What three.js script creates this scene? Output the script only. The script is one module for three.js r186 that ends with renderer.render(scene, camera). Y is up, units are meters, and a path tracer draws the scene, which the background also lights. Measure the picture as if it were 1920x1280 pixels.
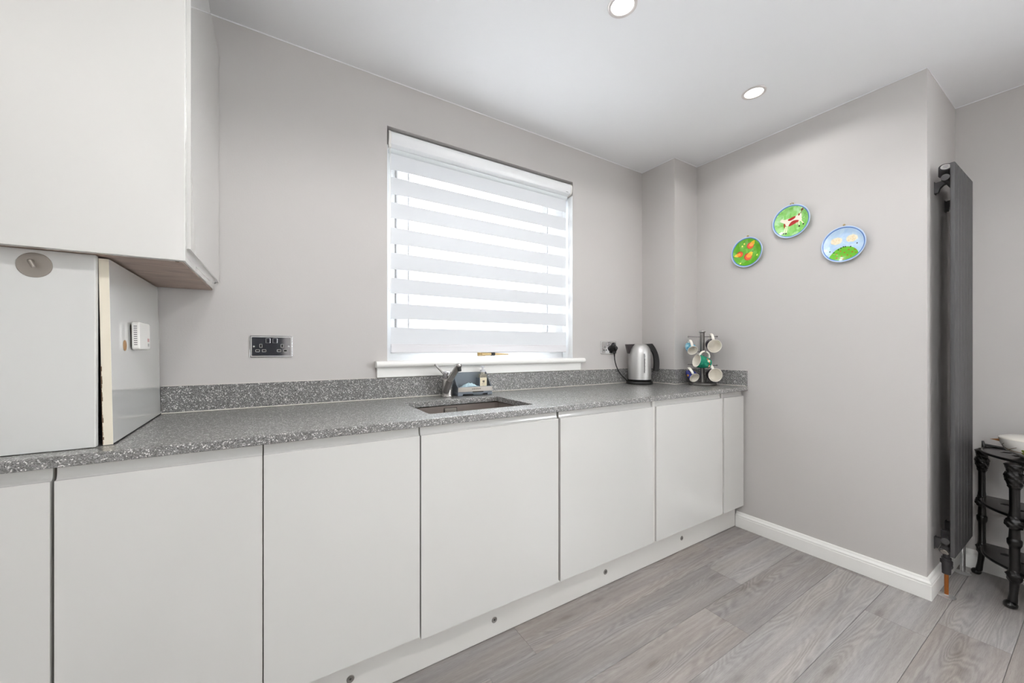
import * as THREE from 'three';
import { RoundedBoxGeometry } from 'three/addons/geometries/RoundedBoxGeometry.js';
import { mergeGeometries } from 'three/addons/utils/BufferGeometryUtils.js';
import { RectAreaLightUniformsLib } from 'three/addons/lights/RectAreaLightUniformsLib.js';
import { Brush, Evaluator, SUBTRACTION } from 'three-bvh-csg';
import { createNoise2D } from 'simplex-noise';

// ---------------------------------------------------------------- camera, sky, light, exposure
const scene = new THREE.Scene();
const FOCAL = 710.24;                                       // pixels, for a 1920 x 1280 frame
const YAW = 0.5576;
const camera = new THREE.PerspectiveCamera(THREE.MathUtils.radToDeg(2 * Math.atan(640 / FOCAL)), 1.5, 0.02, 200);
camera.position.set(0, 1.140, 1.85);
camera.rotation.set(0, -YAW, 0);
camera.setViewOffset(1920, 1280, 0, -14.3, 1920, 1280);
camera.updateProjectionMatrix();
scene.add(camera);

scene.background = new THREE.Color(0.90, 0.955, 1.0);
scene.backgroundIntensity = 16.0;

const renderer = new THREE.WebGLRenderer({ antialias: true });
renderer.toneMapping = THREE.LinearToneMapping;
renderer.toneMappingExposure = 1.08;
renderer.shadowMap.enabled = true;
renderer.shadowMap.type = THREE.PCFSoftShadowMap;
RectAreaLightUniformsLib.init();

const REAR = 4.6;
// daylight entering by the window in the right-hand wall, beyond the stand
const RZ0 = 2.9, RZ1 = 4.3, RY0 = 0.92, RY1 = 2.10;
const sidelight = new THREE.RectAreaLight(new THREE.Color(0.97, 0.985, 1.0), 4.5, RZ1 - RZ0 - 0.04, RY1 - RY0 - 0.04);
sidelight.name = 'side_window_daylight';
sidelight.position.set(3.09 + 0.06, (RY0 + RY1) / 2, (RZ0 + RZ1) / 2);
sidelight.lookAt(0, (RY0 + RY1) / 2, (RZ0 + RZ1) / 2);
scene.add(sidelight);
// and by a narrow window in the left-hand wall, behind the camera
const LZ0 = 2.55, LZ1 = 2.97;
const leftlight = new THREE.RectAreaLight(new THREE.Color(0.97, 0.985, 1.0), 3.0, LZ1 - LZ0 - 0.04, RY1 - RY0 - 0.04);
leftlight.name = 'left_window_daylight';
leftlight.position.set(-0.56 - 0.06, (RY0 + RY1) / 2, (LZ0 + LZ1) / 2);
leftlight.lookAt(3, (RY0 + RY1) / 2, (LZ0 + LZ1) / 2);
scene.add(leftlight);
const SPOT = 0.65, SPOT_ROOM = 3.0;                                           // candela-like strength of each ceiling downlight

// ---------------------------------------------------------------- helpers
let seed = 20240611;
const rnd = () => { seed = (seed * 1664525 + 1013904223) >>> 0; return seed / 4294967296; };
const seeded = (s) => { let a = s >>> 0; return () => { a = (a * 1664525 + 1013904223) >>> 0; return a / 4294967296; }; };
const taken = {};
const numbered = (n) => { const k = taken[n] = (taken[n] ?? -1) + 1; return k ? `${n}_${String(k).padStart(3, '0')}` : n; };
const one = (g) => Array.isArray(g) ? (g.length === 1 ? g[0] : mergeGeometries(g.map((x) => { const y = x.index ? x.toNonIndexed() : x; for (const k of Object.keys(y.attributes)) if (!['position', 'normal', 'uv'].includes(k)) y.deleteAttribute(k); return y; }))) : g;
function obj(name, geometry, material, parent = scene) {
  const m = new THREE.Mesh(one(geometry), material);
  m.name = parent === scene ? numbered(name) : name;
  m.castShadow = m.receiveShadow = true;
  parent.add(m);
  return m;
}
function tag(o, label, category, group) { o.userData.label = label; o.userData.category = category; if (group) o.userData.group = group; return o; }
function thing(name, label, category, pos = [0, 0, 0], turn = 0, group) {
  const o = new THREE.Group(); o.name = numbered(name); o.position.set(...pos); o.rotation.y = turn; scene.add(o);
  return tag(o, label, category, group);
}
function struct(o, label) { o.userData.kind = 'structure'; if (label) o.userData.label = label; return o; }
function structGroup(name, label) { const o = new THREE.Group(); o.name = numbered(name); scene.add(o); return struct(o, label); }
// box from two corners
function bx(x0, x1, y0, y1, z0, z1, r = 0) {
  const w = x1 - x0, h = y1 - y0, d = z1 - z0;
  const g = r > 0 ? new RoundedBoxGeometry(w, h, d, 2, Math.min(r, w / 2.01, h / 2.01, d / 2.01)) : new THREE.BoxGeometry(w, h, d);
  return g.translate((x0 + x1) / 2, (y0 + y1) / 2, (z0 + z1) / 2);
}
const V = (x, y, z) => new THREE.Vector3(x, y, z);
function rod(a, b, r0, r1 = r0, seg = 20) {
  const A = V(...a), B = V(...b), d = B.clone().sub(A), L = d.length();
  const g = new THREE.CylinderGeometry(r1, r0, L, seg);
  g.applyQuaternion(new THREE.Quaternion().setFromUnitVectors(V(0, 1, 0), d.normalize()));
  return g.translate((a[0] + b[0]) / 2, (a[1] + b[1]) / 2, (a[2] + b[2]) / 2);
}
const tube = (pts, r, n = 40, seg = 10) => new THREE.TubeGeometry(new THREE.CatmullRomCurve3(pts.map((p) => V(...p))), n, r, seg);
const lathe = (pts, seg = 40) => new THREE.LatheGeometry(pts.map(([r, y]) => new THREE.Vector2(Math.max(r, 1e-5), y)), seg);
// texture coordinates in metres from the position and the way each face points
function metreUV(g, s = 1, ox = 0, oy = 0) {
  const q = g.index ? g.toNonIndexed() : g; const p = q.attributes.position, uv = new Float32Array(p.count * 2);
  const a = V(), b = V(), c = V();
  for (let i = 0; i < p.count; i += 3) {
    a.fromBufferAttribute(p, i); b.fromBufferAttribute(p, i + 1); c.fromBufferAttribute(p, i + 2);
    const n = b.clone().sub(a).cross(c.clone().sub(a)); const ax = Math.abs(n.x), ay = Math.abs(n.y), az = Math.abs(n.z);
    [a, b, c].forEach((v, k) => { const t = ay >= ax && ay >= az ? [v.x, v.z] : ax >= az ? [v.z, v.y] : [v.x, v.y]; uv[(i + k) * 2] = t[0] * s + ox; uv[(i + k) * 2 + 1] = t[1] * s + oy; });
  }
  q.setAttribute('uv', new THREE.BufferAttribute(uv, 2));
  return q;
}
function roundRect(x0, x1, y0, y1, r, P = THREE.Shape) {
  const s = new P();
  s.moveTo(x0 + r, y0); s.lineTo(x1 - r, y0); s.absarc(x1 - r, y0 + r, r, -Math.PI / 2, 0, false); s.lineTo(x1, y1 - r); s.absarc(x1 - r, y1 - r, r, 0, Math.PI / 2, false);
  s.lineTo(x0 + r, y1); s.absarc(x0 + r, y1 - r, r, Math.PI / 2, Math.PI, false); s.lineTo(x0, y0 + r); s.absarc(x0 + r, y0 + r, r, Math.PI, 1.5 * Math.PI, false);
  return s;
}
const extrude = (s, depth, o = {}) => new THREE.ExtrudeGeometry(s, { depth, bevelEnabled: false, curveSegments: 10, ...o });
// extrude a profile drawn as (z, y) along x, from x0 to x1
const alongX = (s, x0, x1, o) => extrude(s, x1 - x0, o).rotateY(-Math.PI / 2).translate(x1, 0, 0);
// extrude a profile drawn as (x, y) along z
const poly = (pts) => { const s = new THREE.Shape(); pts.forEach(([a, b], i) => i ? s.lineTo(a, b) : s.moveTo(a, b)); return s; };
const clamp = (x, a = 0, b = 1) => Math.min(b, Math.max(a, x));
function dataTex(w, h, fill, srgb = true) {
  const d = new Uint8Array(w * h * 4);
  for (let y = 0; y < h; y++) for (let x = 0; x < w; x++) { const c = fill(x, y), i = (y * w + x) * 4; d[i] = clamp(c[0], 0, 255); d[i + 1] = clamp(c[1], 0, 255); d[i + 2] = clamp(c[2], 0, 255); d[i + 3] = 255; }
  const t = new THREE.DataTexture(d, w, h, THREE.RGBAFormat);
  t.wrapS = t.wrapT = THREE.RepeatWrapping; t.magFilter = THREE.LinearFilter; t.minFilter = THREE.LinearMipmapLinearFilter; t.generateMipmaps = true;
  if (srgb) t.colorSpace = THREE.SRGBColorSpace;
  t.needsUpdate = true; return t;
}
function paint(w, h, draw) {
  const c = document.createElement('canvas'); c.width = w; c.height = h; const x = c.getContext('2d'); draw(x, w, h);
  const t = new THREE.CanvasTexture(c); t.colorSpace = THREE.SRGBColorSpace; t.anisotropy = 8; return t;
}
const std = (color, roughness = 0.6, metalness = 0, o = {}) => new THREE.MeshStandardMaterial({ color, roughness, metalness, ...o });
const phys = (o) => new THREE.MeshPhysicalMaterial(o);

// ---------------------------------------------------------------- textures
const noise = createNoise2D(seeded(7)), noiseB = createNoise2D(seeded(91));
// terrazzo-like solid surface: small chips of grey and some white ones
const speckle = (() => {
  const N = 1024, C = 250, r = seeded(5);
  const pts = Array.from({ length: C * C }, () => [r(), r(), r(), r()]);
  const cell = N / C;
  return dataTex(N, N, (x, y) => {
    const cx = Math.floor(x / cell), cy = Math.floor(y / cell); let best = 1e9, id = null;
    for (let j = -1; j <= 1; j++) for (let i = -1; i <= 1; i++) {
      const p = pts[((cy + j + C) % C) * C + ((cx + i + C) % C)];
      const dx = (cx + i + p[0]) * cell - x, dy = (cy + j + p[1]) * cell - y, d = (dx * dx + dy * dy) / (p[3] > 0.95 ? 1.9 : 1);
      if (d < best) { best = d; id = p; }
    }
    const t = id[2], w = (id[3] - 0.5) * 8;
    let v = t < 0.30 ? 86 + t * 60 : t < 0.84 ? 108 + (t - 0.3) * 60 : 146 + (t - 0.84) * 150;
    if (id[3] > 0.95) v = 205 + t * 40;
    if (id[3] < 0.05) v = 58;
    return [v + 1 + w * 0.2, v, v - 2 - w * 0.2];
  });
})();
speckle.anisotropy = 8;
const speckleScale = 1 / 0.5;
// grey oak boards: contour figure of slow noise along the board, fibres, knots and warm streaks
function oak(k) {
  const W = 2048, H = 300, LX = 1.9, LY = 0.28, r = seeded(100 + k * 17);
  const n = createNoise2D(seeded(300 + k)), n2 = createNoise2D(seeded(500 + k));
  const knots = Array.from({ length: 5 }, () => [r() * LX, r() * LY, 0.015 + r() * 0.02, r() > 0.5 ? 1 : -1]);
  return dataTex(W, H, (px, py) => {
    const u = px / W * LX, v = py / H * LY;
    const warp = 0.05 * n2(u * 2.2 + 11, v * 9);
    let f = 0.8 * n(u * 0.55 + warp, v * 5.2) + 0.22 * n(u * 1.7 + 7, v * 17) + v * 4.5;
    let dark = 0;
    for (const [kx, ky, ks, sg] of knots) { const d2 = ((u - kx) / (ks * 3.8)) ** 2 + ((v - ky) / ks) ** 2; const e = Math.exp(-d2 * 0.5); f += sg * 0.55 * e; dark += Math.exp(-d2 * 4) * 0.5; }
    const bold = clamp(0.45 + 0.9 * n(u * 0.8 + 50, v * 6 + 9));
    const ring = Math.sin(f * 44 + 0.9 * n2(u * 7, v * 60)) * bold;
    const fibre = n2(u * 9, v * 420) * 0.7 + n2(u * 30 + 3, v * 900) * 0.5;
    const pore = n(u * 20, v * 300) > 0.6 ? 1 : 0;
    const patch = n2(u * 1.2 + 40, v * 5.5 + 3), warm = n(u * 0.7 + 90, v * 10 + 20), streak = n(u * 1.6 + 5, v * 42 + 70);
    const L = 157 + ring * 9 + fibre * 9 + patch * 9 + streak * 8 - dark * 44 - pore * 6;
    const wm = clamp(0.45 + warm * 0.6);
    return [L + 2.5 + wm * 4, L - 1 + wm * 1.5, L - 2.5 - wm * 2];
  });
}
const oakTex = [0, 1, 2, 3].map(oak);
oakTex.forEach((t) => { t.anisotropy = 8; });
const plaster = dataTex(512, 512, (x, y) => { const u = x / 512 * Math.PI * 2, v = y / 512 * Math.PI * 2; const a = noise(Math.cos(u) * 14 + 30, Math.sin(u) * 14 + Math.cos(v) * 14) + noiseB(Math.sin(v) * 20 + x * 0.11, y * 0.11); const g = 128 + a * 34; return [g, g, g]; }, false);
const underside = dataTex(1024, 256, (x, y) => { const u = x / 1024, v = y / 256; const g = 176 + 16 * noise(u * 5, v * 34) + 12 * noiseB(u * 9, v * 120) + 8 * noise(u * 3 + 9, v * 9); return [g + 6, g - 3, g - 9]; });

// ---------------------------------------------------------------- materials
const M = {
  wall: std(0xc8c4c1, 0.62, 0, { bumpMap: plaster, bumpScale: 0.00025 }),
  ceiling: std(0xf2f2f3, 0.85),
  trim: std(0xf6f5f1, 0.38),
  pvc: std(0xf2f3f4, 0.28),
  door: phys({ color: 0xdad9d5, roughness: 0.22, clearcoat: 1, clearcoatRoughness: 0.04 }),
  doorEdge: std(0xdcdad5, 0.45),
  carcass: std(0xb9b4ac, 0.7),
  dark: std(0x1c1b1a, 0.8),
  worktop: phys({ map: speckle, roughness: 0.42, ior: 1.7, clearcoat: 1, clearcoatRoughness: 0.27 }),
  upstand: phys({ map: speckle, roughness: 0.42, clearcoat: 0.15, clearcoatRoughness: 0.3 }),
  sealant: std(0xded9d0, 0.5),
  steel: std(0xb9b8b6, 0.28, 1),
  brushed: std(0xcdccca, 0.42, 0.88),
  satin: std(0xaaa49c, 0.42, 0.9),
  chrome: std(0xd8d8da, 0.06, 1),
  tap: std(0xbab7b4, 0.26, 0.95),
  tapDark: std(0x8b8785, 0.45, 0.7),
  sink: std(0x8a807a, 0.42, 0.25),
  black: std(0x121112, 0.45),
  iron: phys({ color: 0x050505, roughness: 0.32, clearcoat: 0.65, clearcoatRoughness: 0.06, specularIntensity: 0.5 }),
  rad: std(0x4f4e4f, 0.5, 0.2),
  radDark: std(0x3a393b, 0.5, 0.3),
  copper: std(0xa4602a, 0.4, 0.55),
  white: std(0xf1efea, 0.35),
  collar: std(0xe4e3e1, 0.28, 0.75),
  cream: std(0xe9e2d2, 0.7),
  rawBoard: std(0xe7dfcd, 0.8),
  chip: std(0x6d5846, 0.9),
  china: phys({ color: 0xfaf5ea, roughness: 0.18, clearcoat: 0.6, clearcoatRoughness: 0.06 }),
  wood: std(0xf0dfd4, 0.55, 0, { map: underside }),
  glass: phys({ color: 0xffffff, roughness: 0.0, transmission: 1, thickness: 0, ior: 1.5 }),
  gasket: std(0x3a3b40, 0.7),
  gold: std(0xc4ac80, 0.3, 0.9),
};
M.plate = M.chrome;

// ---------------------------------------------------------------- dimensions (metres)
const CEIL = 2.43, WX0 = 0.451, WX1 = 1.612, WY0 = 1.083, WY1 = 2.207;      // ceiling height, window opening
const LEFT = -0.56, XR = 2.53, BOXX = 2.277, BOXZ = 0.266, RETZ = 1.384, XA = 3.09;
const TH = 0.3;                                                             // wall thickness
const TOP = 0.9037;                                                         // worktop surface

// ---------------------------------------------------------------- room shell
{
  const w = structGroup('wall_back', 'pale warm grey painted wall around the window');
  const s = poly([[LEFT, -0.05], [XA + TH, -0.05], [XA + TH, CEIL + 0.1], [LEFT, CEIL + 0.1]]);
  const h = new THREE.Path(); [[WX0, WY0 - 0.03], [WX0, WY1], [WX1, WY1], [WX1, WY0 - 0.03]].forEach(([a, b], i) => i ? h.lineTo(a, b) : h.moveTo(a, b)); s.holes.push(h);
  obj('plaster', metreUV(extrude(s, TH).translate(0, 0, -TH), 2), M.wall, w);
}
struct(obj('wall_right', metreUV(bx(XR, XA + TH, -0.05, CEIL + 0.1, 0, RETZ), 2), M.wall), 'pale warm grey wall carrying three painted plates');
struct(obj('wall_corner', metreUV(bx(BOXX, XR, TOP - 0.02, CEIL, 0.0, BOXZ), 2), M.wall), 'boxed-in pipe column in the room corner');
{
  const w = structGroup('wall_alcove', 'grey wall of the alcove behind the iron stand');
  obj('plaster', metreUV(mergeGeometries([bx(XA, XA + TH, -0.05, CEIL + 0.1, RETZ, RZ0), bx(XA, XA + TH, -0.05, CEIL + 0.1, RZ1, REAR + TH), bx(XA, XA + TH, RY1, CEIL + 0.1, RZ0, RZ1), bx(XA, XA + TH, -0.05, RY0, RZ0, RZ1)]), 2), M.wall, w);
  const d = structGroup('window_2', 'white framed window in the right-hand wall beyond the stand');
  const f0 = XA + 0.08, f1 = XA + 0.14, t = 0.07, a = RZ0 + 0.002, b = RZ1 - 0.002, c = RY0 + 0.002, e = RY1 - 0.002;
  obj('frame', [bx(f0, f1, c, e, a, a + t), bx(f0, f1, c, e, b - t, b), bx(f0, f1, c, c + t, a + t, b - t), bx(f0, f1, e - t, e, a + t, b - t)], M.pvc, d);
  obj('pane', bx(f0 + 0.028, f0 + 0.032, c + t, e - t, a + t, b - t), M.glass, d);
}
{
  const w = structGroup('wall_left', 'grey wall behind the wall cabinet');
  const x0 = LEFT - TH, y1 = CEIL + 0.1;
  obj('plaster', metreUV(mergeGeometries([bx(x0, LEFT, -0.05, y1, -TH, LZ0), bx(x0, LEFT, -0.05, y1, LZ1, REAR + TH), bx(x0, LEFT, RY1, y1, LZ0, LZ1), bx(x0, LEFT, -0.05, RY0, LZ0, LZ1)]), 2), M.wall, w);
  const d = structGroup('window_3', 'narrow white framed window in the left-hand wall');
  const f0 = LEFT - 0.14, f1 = LEFT - 0.08, t = 0.05, a = LZ0 + 0.002, b = LZ1 - 0.002, c = RY0 + 0.002, e = RY1 - 0.002;
  obj('frame', [bx(f0, f1, c, e, a, a + t), bx(f0, f1, c, e, b - t, b), bx(f0, f1, c, c + t, a + t, b - t), bx(f0, f1, e - t, e, a + t, b - t)], M.pvc, d);
  obj('pane', bx(f0 + 0.028, f0 + 0.032, c + t, e - t, a + t, b - t), M.glass, d);
}
struct(obj('wall_rear', metreUV(bx(LEFT, XA, -0.05, CEIL + 0.1, REAR, REAR + TH), 2), M.wall), 'grey wall behind the camera');
{ // ceiling
  const s = poly([[LEFT, -0.0], [XA, -0.0], [XA, REAR], [LEFT, REAR]]);
  const c = extrude(s, 0.12).rotateX(Math.PI / 2).translate(0, CEIL + 0.12, 0);
  struct(obj('ceiling', c, M.ceiling), 'white painted ceiling with recessed downlights');
}

{ // stands behind the camera and is mirrored in the chrome socket
  const t = thing('fridge_freezer', 'tall dark graphite fridge freezer against the rear wall', 'fridge', [-0.23, 0, REAR - 0.345]);
  const gm = std(0x33363c, 0.3, 0.4);
  obj('body', bx(-0.32, 0.32, 0.02, 1.98, -0.30, 0.33, 0.004), gm, t);
  obj('door', bx(-0.32, 0.32, 0.75, 1.98, -0.345, -0.302, 0.006), gm, t);
  obj('door', bx(-0.32, 0.32, 0.02, 0.742, -0.345, -0.302, 0.006), gm, t);
}

// floor: single boards, long side along the window wall
{
  const fl = structGroup('floor', 'grey oak laminate floor of long boards');
  obj('subfloor', bx(LEFT, XA, -0.06, -0.0085, 0, REAR), M.dark, fl);
  const rows = [0.507, 0.695, 0.882, 1.070, 1.260, 1.448, 1.638];
  const width = 0.188;
  const zs = []; for (let z = 0.507 - 2 * width; z < 0.5; z += width) zs.push(z); zs.push(...rows); for (let z = 1.638 + width; z < REAR - 0.02; z += width) zs.push(z); zs.push(REAR);
  const first = { 0.507: 0.828, 0.695: 1.915, 0.882: 1.605, 1.07: 1.205, 1.26: 2.186, 1.448: 1.05 };
  const LEN = 1.285; let k = 0; const rr = seeded(44);
  const mats = [];
  for (let t = 0; t < 4; t++) for (const c of [0xffffff, 0xeceaea, 0xf6f2f0]) mats.push(phys({ map: oakTex[t], color: c, roughness: 0.42, bumpMap: oakTex[t], bumpScale: 0.0004 }));
  for (let i = 0; i + 1 < zs.length; i++) {
    const z0 = zs[i], z1 = zs[i + 1]; const joint = first[z0] ?? (0.2 + rr() * LEN);
    const cuts = [LEFT]; for (let x = joint - 3 * LEN; x < XA; x += LEN) if (x > LEFT + 0.05 && x < XA - 0.05) cuts.push(x); cuts.push(XA);
    for (let j = 0; j + 1 < cuts.length; j++) {
      const x0 = cuts[j] + 0.0005, x1 = cuts[j + 1] - 0.0005, w = x1 - x0, d = z1 - z0 - 0.0011, c = 0.0007;
      const prof = poly([[z0 + 0.0005, -0.008], [z0 + 0.0005, -c], [z0 + 0.0005 + c, 0], [z0 + 0.0005 + d - c, 0], [z0 + 0.0005 + d, -c], [z0 + 0.0005 + d, -0.008]]);
      const g = alongX(prof, x0, x1).toNonIndexed();
      const p = g.attributes.position, uv = new Float32Array(p.count * 2), ou = rr() * 0.6, ov = rr() * 0.09, flip = rr() > 0.5;
      for (let q = 0; q < p.count; q++) { const a = (p.getX(q) - x0), b = (p.getZ(q) - z0); uv[q * 2] = (ou + (flip ? w - a : a)) / 1.9; uv[q * 2 + 1] = (ov + b) / 0.28; }
      g.setAttribute('uv', new THREE.BufferAttribute(uv, 2));
      obj('plank', g, mats[Math.floor(rr() * mats.length)], fl); k++;
    }
  }
}

// skirting boards: moulded profile, mitred at the outer corner
function skirting(name, label, path, closedEnds) {   // path: list of [x, z] on the wall face, room on the left-hand side
  const prof = [[0, 0.001], [0.018, 0.001], [0.018, 0.066], [0.0155, 0.0685], [0.0155, 0.071], [0.017, 0.0725], [0.0165, 0.077], [0.010, 0.085], [0.0075, 0.093], [0.0055, 0.0955], [0.0, 0.0955]];
  const n = path.length, P = [];
  for (let i = 0; i < n; i++) {
    const d0 = i > 0 ? V(path[i][0] - path[i - 1][0], 0, path[i][1] - path[i - 1][1]).normalize() : null, d1 = i < n - 1 ? V(path[i + 1][0] - path[i][0], 0, path[i + 1][1] - path[i][1]).normalize() : null;
    const nn = (d) => V(d.z, 0, -d.x); const a = nn(d0 ?? d1), b = nn(d1 ?? d0); const m = a.clone().add(b).normalize(); m.multiplyScalar(1 / m.dot(a));
    P.push(prof.map(([o, y]) => V(path[i][0] + m.x * o, y, path[i][1] + m.z * o)));
  }
  const tri = [];
  for (let i = 0; i < n - 1; i++) for (let j = 0; j < prof.length - 1; j++) { const a = P[i][j], b = P[i + 1][j], c = P[i + 1][j + 1], d = P[i][j + 1]; tri.push(a, b, c, a, c, d); }
  for (const [i, s] of [[0, 1], [n - 1, -1]]) for (let j = 1; j < prof.length - 1; j++) s > 0 ? tri.push(P[i][0], P[i][j], P[i][j + 1]) : tri.push(P[i][0], P[i][j + 1], P[i][j]);
  const g = new THREE.BufferGeometry().setFromPoints(tri); g.setAttribute('uv', new THREE.BufferAttribute(new Float32Array(tri.length * 2), 2)); g.computeVertexNormals();
  return struct(obj(name, g, M.trim), label);
}
skirting('baseboard_right', 'white moulded skirting board below the painted plates, turning the corner', [[XA - 0.02, RETZ], [XR, RETZ], [XR, 0.5405]]);
skirting('baseboard_alcove', 'white moulded skirting board behind the iron stand', [[XA, REAR - 0.001], [XA, RETZ]]);
{ // thin bead of ceiling paint where walls and ceiling meet
  const y0 = CEIL - 0.0045, y1 = CEIL - 0.0003, k = 0.002;
  struct(obj('trim_3', [bx(LEFT + 0.001, BOXX - 0.001, y0, y1, 0.0003, k), bx(BOXX - k, BOXX - 0.0003, y0, y1, 0.001, BOXZ + k), bx(BOXX, XR - 0.001, y0, y1, BOXZ + 0.0003, BOXZ + k), bx(XR - k, XR - 0.0003, y0, y1, BOXZ + k, RETZ), bx(XR, XA - 0.001, y0, y1, RETZ + 0.0003, RETZ + k), bx(XA - k, XA - 0.0003, y0, y1, RETZ + k, REAR - 0.01)], M.ceiling), 'thin white paint line along the ceiling edge');
}

// ---------------------------------------------------------------- window, sill and blind
{
  const win = structGroup('window_1', 'white plastic framed window behind the striped blind');
  const f0 = -0.165, f1 = -0.10, F = 0.062;
  const ring = (x0, x1, y0, y1, t, z0, z1, r) => [bx(x0, x0 + t, y0, y1, z0, z1, r), bx(x1 - t, x1, y0, y1, z0, z1, r), bx(x0 + t * 0.9, x1 - t * 0.9, y0, y0 + t, z0, z1, r), bx(x0 + t * 0.9, x1 - t * 0.9, y1 - t, y1, z0, z1, r)];
  obj('frame', ring(WX0 + 0.001, WX1 - 0.001, WY0 - 0.02, WY1 - 0.001, F, f0, f1, 0.004), M.pvc, win);
  const sx0 = WX0 + F + 0.008, sx1 = WX1 - F - 0.008, sy0 = WY0 + F - 0.012, sy1 = WY1 - F - 0.008;
  const sash = obj('sash', ring(sx0, sx1, sy0, sy1, 0.056, f0 + 0.01, f1 + 0.014, 0.005), M.pvc, win);
  obj('gasket', ring(sx0 - 0.0075, sx1 + 0.0075, sy0 - 0.0075, sy1 + 0.0075, 0.0072, f0 + 0.012, f1 - 0.004, 0), M.gasket, win);
  obj('glazing_seal', ring(sx0 + 0.054, sx1 - 0.054, sy0 + 0.054, sy1 - 0.054, 0.011, f0 + 0.016, f1 + 0.006, 0), M.gasket, sash);
  obj('pane', bx(sx0 + 0.058, sx1 - 0.058, sy0 + 0.058, sy1 - 0.058, f0 + 0.028, f0 + 0.032), M.glass, win);
  // brass lever on the bottom rail
  const hx = 1.035, hy = 1.112, hz = f1 + 0.014;
  const hd = obj('handle', [bx(hx - 0.062, hx - 0.012, hy - 0.011, hy + 0.011, hz, hz + 0.010, 0.004), rod([hx - 0.045, hy, hz + 0.01], [hx - 0.045, hy, hz + 0.03], 0.009, 0.008), rod([hx - 0.05, hy, hz + 0.032], [hx + 0.01, hy, hz + 0.034], 0.009, 0.008), rod([hx + 0.03, hy, hz + 0.034], [hx + 0.125, hy - 0.002, hz + 0.034], 0.0075, 0.003)], M.gold, win);
  obj('collar', [rod([hx + 0.008, hy, hz + 0.034], [hx + 0.032, hy, hz + 0.034], 0.0095)], M.black, hd);
}
struct(obj('trim_1', [
  (() => { // sill board with a rounded nose
    const s = new THREE.Shape(); s.moveTo(-0.099, 0); s.lineTo(0.03, 0); s.absarc(0.03, 0.015, 0.015, -Math.PI / 2, Math.PI / 2, false); s.lineTo(-0.099, 0.03); s.lineTo(-0.099, 0);
    const inner = alongX(s, WX0 + 0.001, WX1 - 0.001).translate(0, WY0 - 0.03, 0); return inner; })(),
  ...(() => { const s = new THREE.Shape(); s.moveTo(0.001, 0); s.lineTo(0.03, 0); s.absarc(0.03, 0.015, 0.015, -Math.PI / 2, Math.PI / 2, false); s.lineTo(0.001, 0.03); s.lineTo(0.001, 0);
    return [alongX(s, 0.394, WX0 + 0.001).translate(0, WY0 - 0.03, 0), alongX(s, WX1 - 0.001, 1.682).translate(0, WY0 - 0.03, 0)]; })(),
  bx(0.401, 1.664, 1.0065, WY0 - 0.0302, 0.001, 0.018, 0.0015)], M.trim), 'white window sill board with rounded nose and apron');
struct(obj('trim_2', [bx(WX0 + 0.0005, WX0 + 0.004, WY0 + 0.0005, 2.118, -0.0985, -0.0005), bx(WX1 - 0.004, WX1 - 0.0005, WY0 + 0.0005, 2.118, -0.0985, -0.0005)], M.pvc), 'white lining of the window reveal');
{ // day and night roller blind
  const b = thing('roller_blind', 'white day-and-night roller blind with opaque and sheer stripes', 'blind');
  const z = -0.046, bx0 = 0.480, bx1 = 1.592;
  const cs = new THREE.Shape(); cs.moveTo(-0.085, 2.196); cs.lineTo(-0.03, 2.199); cs.quadraticCurveTo(-0.002, 2.196, 0.001, 2.172); cs.quadraticCurveTo(0.002, 2.145, -0.008, 2.132); cs.lineTo(-0.03, 2.124); cs.lineTo(-0.085, 2.124); cs.lineTo(-0.085, 2.196);
  obj('cassette', alongX(cs, 0.470, 1.598), M.pvc, b);
  for (const x of [0.461, 1.598]) obj('end_cap', alongX(cs, x, x + 0.009, { bevelEnabled: true, bevelSize: 0.0015, bevelThickness: 0.001, bevelSegments: 2 }), M.white, b);
  obj('roller', rod([0.472, 2.118, -0.05], [1.596, 2.118, -0.05], 0.016), std(0xe3e8ea, 0.5), b);
  const opaque = phys({ color: new THREE.Color(0.80, 0.82, 0.845), roughness: 1, transmission: 0.043, thickness: 0, side: THREE.DoubleSide, specularIntensity: 0.2 });
  const sheer = phys({ color: 0xffffff, roughness: 1, transmission: 0.02, thickness: 0, side: THREE.DoubleSide, transparent: true, opacity: 0.2, specularIntensity: 0.0 });
  const ys = [2.104, 2.026, 1.986, 1.906, 1.862, 1.788, 1.738, 1.661, 1.614, 1.536, 1.490, 1.417, 1.365, 1.291, 1.246, 1.163];
  for (let i = 0; i + 1 < ys.length; i++) { const op = i % 2 === 0; obj(op ? 'opaque_band' : 'sheer_band', bx(bx0, bx1, ys[i + 1] + (op ? -0.0015 : 0.0016), ys[i] + (op ? 0.0015 : -0.0016), z - 0.0004, z + 0.0004), op ? opaque : sheer, b); }
  obj('bottom_bar', [bx(bx0 - 0.001, bx1 + 0.001, 1.121, 1.160, z - 0.009, z + 0.007, 0.006), bx(bx0, bx1, 1.158, 1.166, z - 0.004, z + 0.003, 0.002)], std(0xe2e1e4, 0.35), b);
  const cz = -0.018;
  obj('pull_chain', [tube([[0.4655, 2.125, cz], [0.4645, 1.9, cz], [0.4650, 1.62, cz], [0.463, 1.425, cz + 0.003], [0.4675, 1.42, cz + 0.006], [0.4705, 1.62, cz + 0.008], [0.4705, 1.9, cz + 0.008], [0.4705, 2.125, cz + 0.004]], 0.0013, 80, 6), bx(0.4605, 0.4735, 2.112, 2.13, cz - 0.006, cz + 0.012, 0.003)], M.white, b);
  obj('maker_mark', bx(1.560, 1.579, 2.1365, 2.1395, -0.0062, -0.0042), M.gasket, b);
}

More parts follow.
